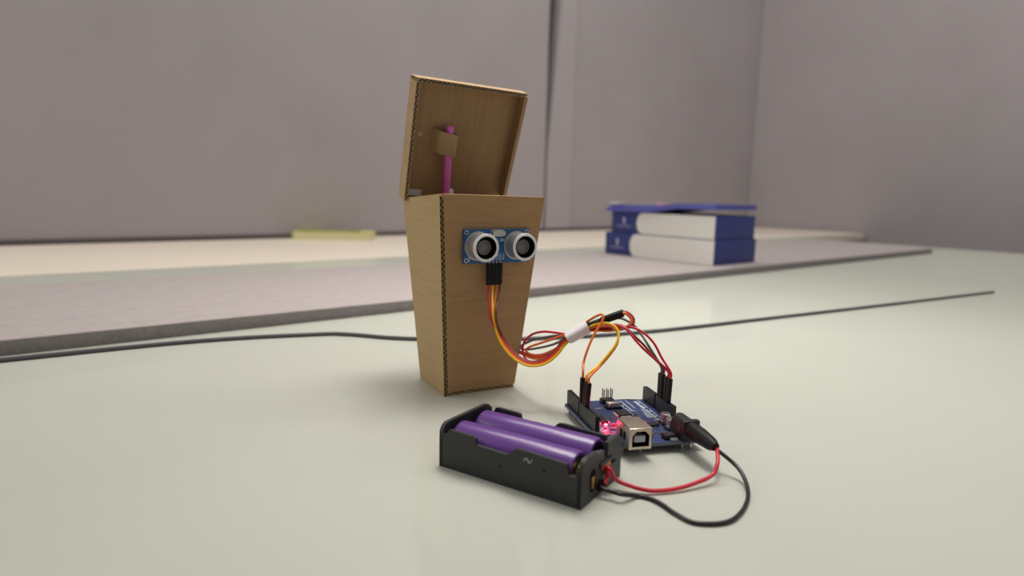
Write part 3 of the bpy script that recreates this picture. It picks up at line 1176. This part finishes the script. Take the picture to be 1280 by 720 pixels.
# servo lead: three-way housing beside the tape, its three wires turn back through the tape and go behind the bin
sv0, sv1 = at(724, 410.9, 372), at(779.2, 391.3, 369)
sax = (sv1 - sv0).normalized()
side_d = (Vector((0.25, 1, 0.0))).normalized()
thick = sax.cross(side_d).normalized()
if thick.z < 0:
    thick = -thick
lead = thing('servo_lead', 'three-wire servo lead with flat black plug leaning out of the tape', 'cable', at(752, 400, 370))
plug_mid = sv1 - sax * 14.0
for i in range(3):
    b = housing_bm(plug_mid + side_d * (i - 1) * 2.54, sax, side_d, 14.0, 2.5, 3.6)
    build('plug_housing', b, M['black'], lead, world=True, label='black plug housing')
cols_ = (('w_orange', 0), ('w_red', 1), ('w_brown', 2))
for key, i in cols_:
    s0 = plug_mid + side_d * (i - 1) * 2.54
    k = (i - 1)
    p_ = [s0 + sax * 12.5, s0 + sax * 15.0] + P([(787.5 + k * 1.4, 394.5 - k * .6, 369 + k * 2), (790.8 + k * 1.6, 400.5, 368 + k * 2), (788 + k * 1.6, 406.8 + k * .4, 367 + k * 2), (778, 411.2 + k * .6, 367.5 + k * 1.8),
                              (764, 412.8 - k * .6, 369 + k * 1.6), (748, 412.5 - k * .9, 371 + k * 1.6), (736, 412.5 - k * 1.2, 372.5 + k * 1.2), (722, 418 - k * 1.2, 373.5 + k), (710, 426.0 - k * 1.4, 375 + k),
                              (699, 435.5 - k * 1.6, 378 + k), (686, 444.5 - k * 1.8, 383 + k), (668, 446.5 - k * 1.9, 394 + k), (653, 441.5 - k * 1.2, 410 + k), (641, 437 - k, 430 + k)])
    b = bmesh.new()
    tube(b, p_, WR, 10, 7)
    build('wire', b, M[key], lead, world=True, label={'w_orange': 'orange wire', 'w_red': 'red wire', 'w_brown': 'brown wire'}[key])

# three extension jumpers: plug into the servo housing inside the tape, loop out on the left and return
in_side = [plug_mid + side_d * (i - 1) * 2.54 for i in range(3)]


def plug_in(i):
    # plug housing runs from the servo plug back towards the tape
    return (in_side[i] - sax * .15, -sax, side_d, 13.0, 2.4, 2.6), [in_side[i] - sax * 11.5, in_side[i] - sax * 15.5]


hp, s_ = plug_in(0)
e_in, e_up, h1_ = board_end(2.54, 43.7)
jumper('slender orange jumper wire arching over the black plug to the left header', M['w_orange'],
       s_ + P([(706, 418.3, 372), (695, 422.3, 374), (678, 428.2, 377), (663, 433.2, 379), (657.3, 438.2, 380), (664, 443, 379), (677, 443.4, 377), (693, 436.8, 374.5), (706, 427, 373),
               (716, 418, 374), (725, 409, 374), (733, 402.8, 371.5), (742, 397, 368.0), (750.5, 393.2, 365.0), (754.2, 395.2, 362.5), (751.7, 403.5, 361), (743, 417.5, 358), (735, 435.5, 354), (729.5, 453, 351)]) + [e_up, e_in], [hp, h1_])
hp, s_ = plug_in(1)
e_in, e_up, h1_ = board_end(50.8, 35.4, DA * -.06)
jumper('red jumper wire looping widest on the left of the tape, ending in the right header', M['w_red'],
       s_ + P([(707.5, 417.2, 374), (695, 415.9, 377), (680, 414.6, 381), (666, 417.6, 385), (656, 426.5, 387), (653.3, 437.5, 387), (656.5, 447.5, 385), (664, 452.6, 382), (675, 453.2, 379), (690, 445.4, 376), (704, 431.5, 374),
               (715, 421.5, 374.4), (726, 415, 374.6), (742, 411, 372), (764, 409.2, 369), (788, 409.0, 364), (803, 415, 360), (817, 428.5, 356), (827, 447, 352.5)]) + [e_up, e_in], [hp, h1_])
hp, s_ = plug_in(2)
e_in, e_up, h1_ = board_end(50.8, 45.8)
jumper('grey jumper wire passing behind the black plug to the right header', M['w_grey'],
       s_ + P([(706, 417.8, 376), (690, 420.2, 379), (668, 424.6, 384), (654.5, 430.5, 389), (650.5, 434.8, 392), (657, 437, 391), (673, 435, 386), (690, 431, 380), (703, 425.2, 377),
               (714, 417, 376.5), (726, 410, 377.5), (742, 404.5, 379), (760, 399, 379), (777, 398.2, 376), (791.7, 406.2, 370), (802, 418.5, 364), (813.3, 436.7, 357)]) + [e_up, e_in], [hp, h1_])

# white paper tape round the bundle
t0, t1 = at(709.6, 422.6, 372.6), at(735.3, 407.6, 372)
tax = (t1 - t0).normalized()
tv = (ZV - tax * ZV.dot(tax)).normalized()
td = tax.cross(tv)
tape = thing('paper_tape', 'white paper tape wrapped round the wire bundle', 'tape', (t0 + t1) / 2)
bm = bmesh.new()
rings = []
for i, (f, s) in enumerate(((0, .80), (0, 1.0), (.3, 1.03), (.7, .98), (1, 1.0), (1, .80))):
    c = t0.lerp(t1, f)
    ring_ = []
    for k in range(28):
        a = 2 * math.pi * k / 28
        ca, sa = math.cos(a), math.sin(a)
        rr = (abs(ca) ** 3.2 + abs(sa) ** 3.2) ** (-1 / 3.2)
        ring_.append(bm.verts.new(c + tv * (3.55 * s * rr * sa * (1 + .06 * math.sin(3 * a + i))) + td * (6.6 * s * rr * ca) + tax * (.5 * math.sin(2 * a) * (f - .5))))
    rings.append(ring_)
for A_, B_ in zip(rings[:-1], rings[1:]):
    for k in range(28):
        bm.faces.new((A_[k], A_[(k + 1) % 28], B_[(k + 1) % 28], B_[k]))
build('tape_wrap', bm, M['wrap'], tape, world=True)

# ------------------------------------------------------------------ battery holder and two cells
HO = Vector((-32.52, 288.19, 0))
HA = -0.5691
HL, HWD = 74.8, 40.3
hold = thing('battery_holder', 'black open plastic battery holder with red and black leads', 'battery holder', HO, HA)


def hp_(x, y, z):
    q = Matrix.Rotation(HA, 3, 'Z') @ Vector((x, y, z))
    return HO + q


prof = [(0.3, 0), (HL - .3, 0), (HL - .3, 18.3), (HL - 2.2, 18.3), (HL - 3.0, 13.6), (HL - 6.2, 13.4), (HL - 7.2, 18.2), (HL * .60, 19.0), (HL * .565, 18.6), (HL * .525, 15.6), (HL * .50, 14.9),
        (HL * .285, 15.3), (HL * .275, 18.4), (HL * .262, 18.9), (HL * .09, 19.2), (HL * .075, 18.8), (HL * .055, 16.2), (2.4, 16.2), (2.2, 18.4), (.3, 18.4)]
bm = bmesh.new()
columns(bm, prof[2:][::-1], lambda a, b, d: Vector((a, d, b)), 0, 1.7)
columns(bm, prof[2:][::-1], lambda a, b, d: Vector((a, d, b)), HWD - 1.7, HWD)
box(bm, (.3, 1.6, 0.0), (HL - .3, HWD - 1.6, 1.9))
box(bm, (4, HWD / 2 - .6, 1.8), (HL - 6, HWD / 2 + .6, 7))


def endpoly(notch):
    r = 5.0
    zt = 21.0
    pts = [(HWD, zt - r)]
    for k in range(1, 6):
        a = math.radians(90 * k / 5)
        pts.append((HWD - r + r * math.cos(a), zt - r + r * math.sin(a)))
    if notch:
        pts += [(25.2, zt), (25.0, 14.6), (21.6, 14.6), (21.3, zt - 2.2), (15.5, zt - 2.4), (14.2, zt - .4)]
    for k in range(0, 6):
        a = math.radians(90 + 90 * k / 5)
        pts.append((r + r * math.cos(a), zt - r + r * math.sin(a)))
    return pts[::-1]


columns(bm, endpoly(False), lambda a, b, d: Vector((d, a, b)), 0, 2.0)
columns(bm, endpoly(True), lambda a, b, d: Vector((d, a, b)), HL - 2.0, HL)
box(bm, (HL - .05, 17.2, 12.6), (HL + 1.0, 29.5, 14.0), .3)
tray = build('tray', bm, M['holder_black'], hold, smooth=False)
# moulded mark and two pips on the long wall
bm = bmesh.new()
mk = [(46.8, 14.6), (47.6, 15.6), (48.6, 15.5), (49.2, 14.4), (50.0, 14.3), (50.8, 15.6), (51.2, 16.1)]
tube(bm, [Vector((a, -.05, b)) for a, b in mk], .38, 6, 3)
build('moulded_mark', bm, M['steel'], tray, label='small pale squiggle mark')
bm = bmesh.new()
lathe(bm, [(0, -.12), (.55, -.12), (.6, .1), (0, .1)], lambda x, y, h: Vector((x, h, y)), 10)
pip = build('pip', bm, M['black_matte'], tray, loc=(34.5, 0, 8.6))
dup(pip, (57.0, 0, 12.6))
# contacts
bm = bmesh.new()
hel = [Vector((68.3 + 4.2 * f, 10.4 + 3.6 * math.cos(f * 2 * math.pi * 3.5), 10.6 + 3.6 * math.sin(f * 2 * math.pi * 3.5))) for f in [i / 70 for i in range(71)]]
tube(bm, hel, .42, 6, 1)
build('contact_spring', bm, M['brass'], hold)
bm = bmesh.new()
hel = [Vector((2.1 + 2.2 * f, 29.7 + 3.4 * math.cos(f * 2 * math.pi * 3), 10.6 + 3.4 * math.sin(f * 2 * math.pi * 3))) for f in [i / 60 for i in range(61)]]
tube(bm, hel, .4, 6, 1)
build('contact_spring', bm, M['brass'], hold)
# end hole with brass tab, copper tab
bm = bmesh.new()
prism(bm, rrect(7.8, 13.0, 4.0, 14.2, 2.4), lambda a, b, d: Vector((d, a, b)), HL - .05, HL + .12)
build('contact_hole', bm, M['black_matte'], hold)
bm = bmesh.new()
box(bm, (HL + .05, 9.0, 6.0), (HL + .6, 11.2, 11.0), .15)
build('solder_tab', bm, M['brass'], hold)
bm = bmesh.new()
box(bm, (HL + .05, 18.5, 10.5), (HL + .7, 27.5, 12.5), .15)
build('solder_tab', bm, M['copper'], hold)
bm = bmesh.new()
box(bm, (HL - .02, 27.5, 10.0), (HL + .5, 33.0, 11.0), .1)
box(bm, (HL - .02, 15.0, 2.6), (HL + 1.4, 20.5, 6.0), .4)
build('wire_guide', bm, M['black_matte'], hold)
LEADR = .95
bm = bmesh.new()
tube(bm, [hp_(HL + .6, 22.5, 10.8), hp_(HL + 3.0, 22.0, 10.2)] + [at(770, 599.5, 268), at(784, 606, 266), at(800, 611, 264.5), at(818, 613.6, 264), at(842, 611.5, 266),
     at(866, 605, 270), at(890, 594, 276), at(897, 578, 281)] + [bp(47.5, -22, 11.5)], LEADR, 10, 7)
build('lead_wire', bm, M['w_red'], hold, world=True, label='red lead wire')
bm = bmesh.new()
tube(bm, [hp_(HL - .2, 24.0, 9.5), hp_(HL + 1.6, 22.4, 7.0), hp_(HL + 1.7, 19.0, 4.8)], .9, 10, 6)
build('lead_wire', bm, M['w_red'], hold, world=True, label='short red lead wire')
bm = bmesh.new()
g = lambda x, y: ground(x, y, LEADR + .05)
tube(bm, [hp_(HL + .4, 16.0, 4.4), hp_(HL + 3.0, 15.6, 4.0), at(765, 614.5, 258), at(778, 618.2, 256)] + [g(797, 620), g(815, 624), g(829, 631.5), g(845, 642.5), g(872, 654), g(915, 650), g(935, 622)] + [at(925, 588, 280), bp(45.5, -22, 11.5)], LEADR, 10, 7)
build('lead_wire', bm, M['w_black'], hold, world=True, label='black lead wire')
bm = bmesh.new()
tube(bm, [bp(45.7, -24, 11.9), bp(45.6, -20, 11.95), bp(45.5, -10, 12.0), bp(45.5, -2.0, 12.0)], [2.0, 3.4, 4.2, 4.2], 18, 1)
build('barrel_plug', bm, M['black'], hold, world=True, label='black barrel plug')


def cell(label, y, flip):
    t_ = thing('battery_cell', label, 'battery', hp_(35.8, y, 2.0), HA, 'cells in the black holder')
    b = bmesh.new()
    x0_, x1_ = -31.6, 32.0
    R_ = 9.0
    pr = [(7.2, x0_), (8.3, x0_ + .15), (8.9, x0_ + .8), (R_, x0_ + 1.8), (R_, x1_ - 2.2), (8.75, x1_ - 1.7), (8.8, x1_ - 1.0), (8.4, x1_ - .2), (7.3, x1_)]
    fn = lambda a, c, h: Vector((h, a, c + 9.0))
    lathe(b, pr, fn, 40)
    w = build('shrink_wrap', b, M['purple'], t_, label='purple shrink wrap')
    b = bmesh.new()
    s = -1 if flip else 1
    e = x1_ if s > 0 else -x0_
    fn2 = lambda a, c, h: Vector((s * h, a, c + 9.0))
    lathe(b, [(7.6, e - .5), (7.2, e - .2), (3.4, e - .2), (3.4, e - .6)], fn2, 32)
    build('insulator_ring', b, M['black_matte'], t_)
    b = bmesh.new()
    lathe(b, [(3.4, e - .6), (2.9, e + .9), (0, e + 1.0)], fn2, 24)
    build('positive_cap', b, M['silver'], t_)
    b = bmesh.new()
    e2 = -x0_ if s > 0 else x1_
    lathe(b, [(7.4, e2 - .3), (0, e2 - .2)], lambda a, c, h: Vector((-s * h, a, c + 9.0)), 32)
    build('negative_base', b, M['black_matte'] if not flip else M['silver'], t_)
    return t_


cell('purple battery cell on the near side of the holder, beside its long notched wall', 10.9, True)
cell('purple battery cell on the far side of the holder, next to the circuit board', 29.4, False)
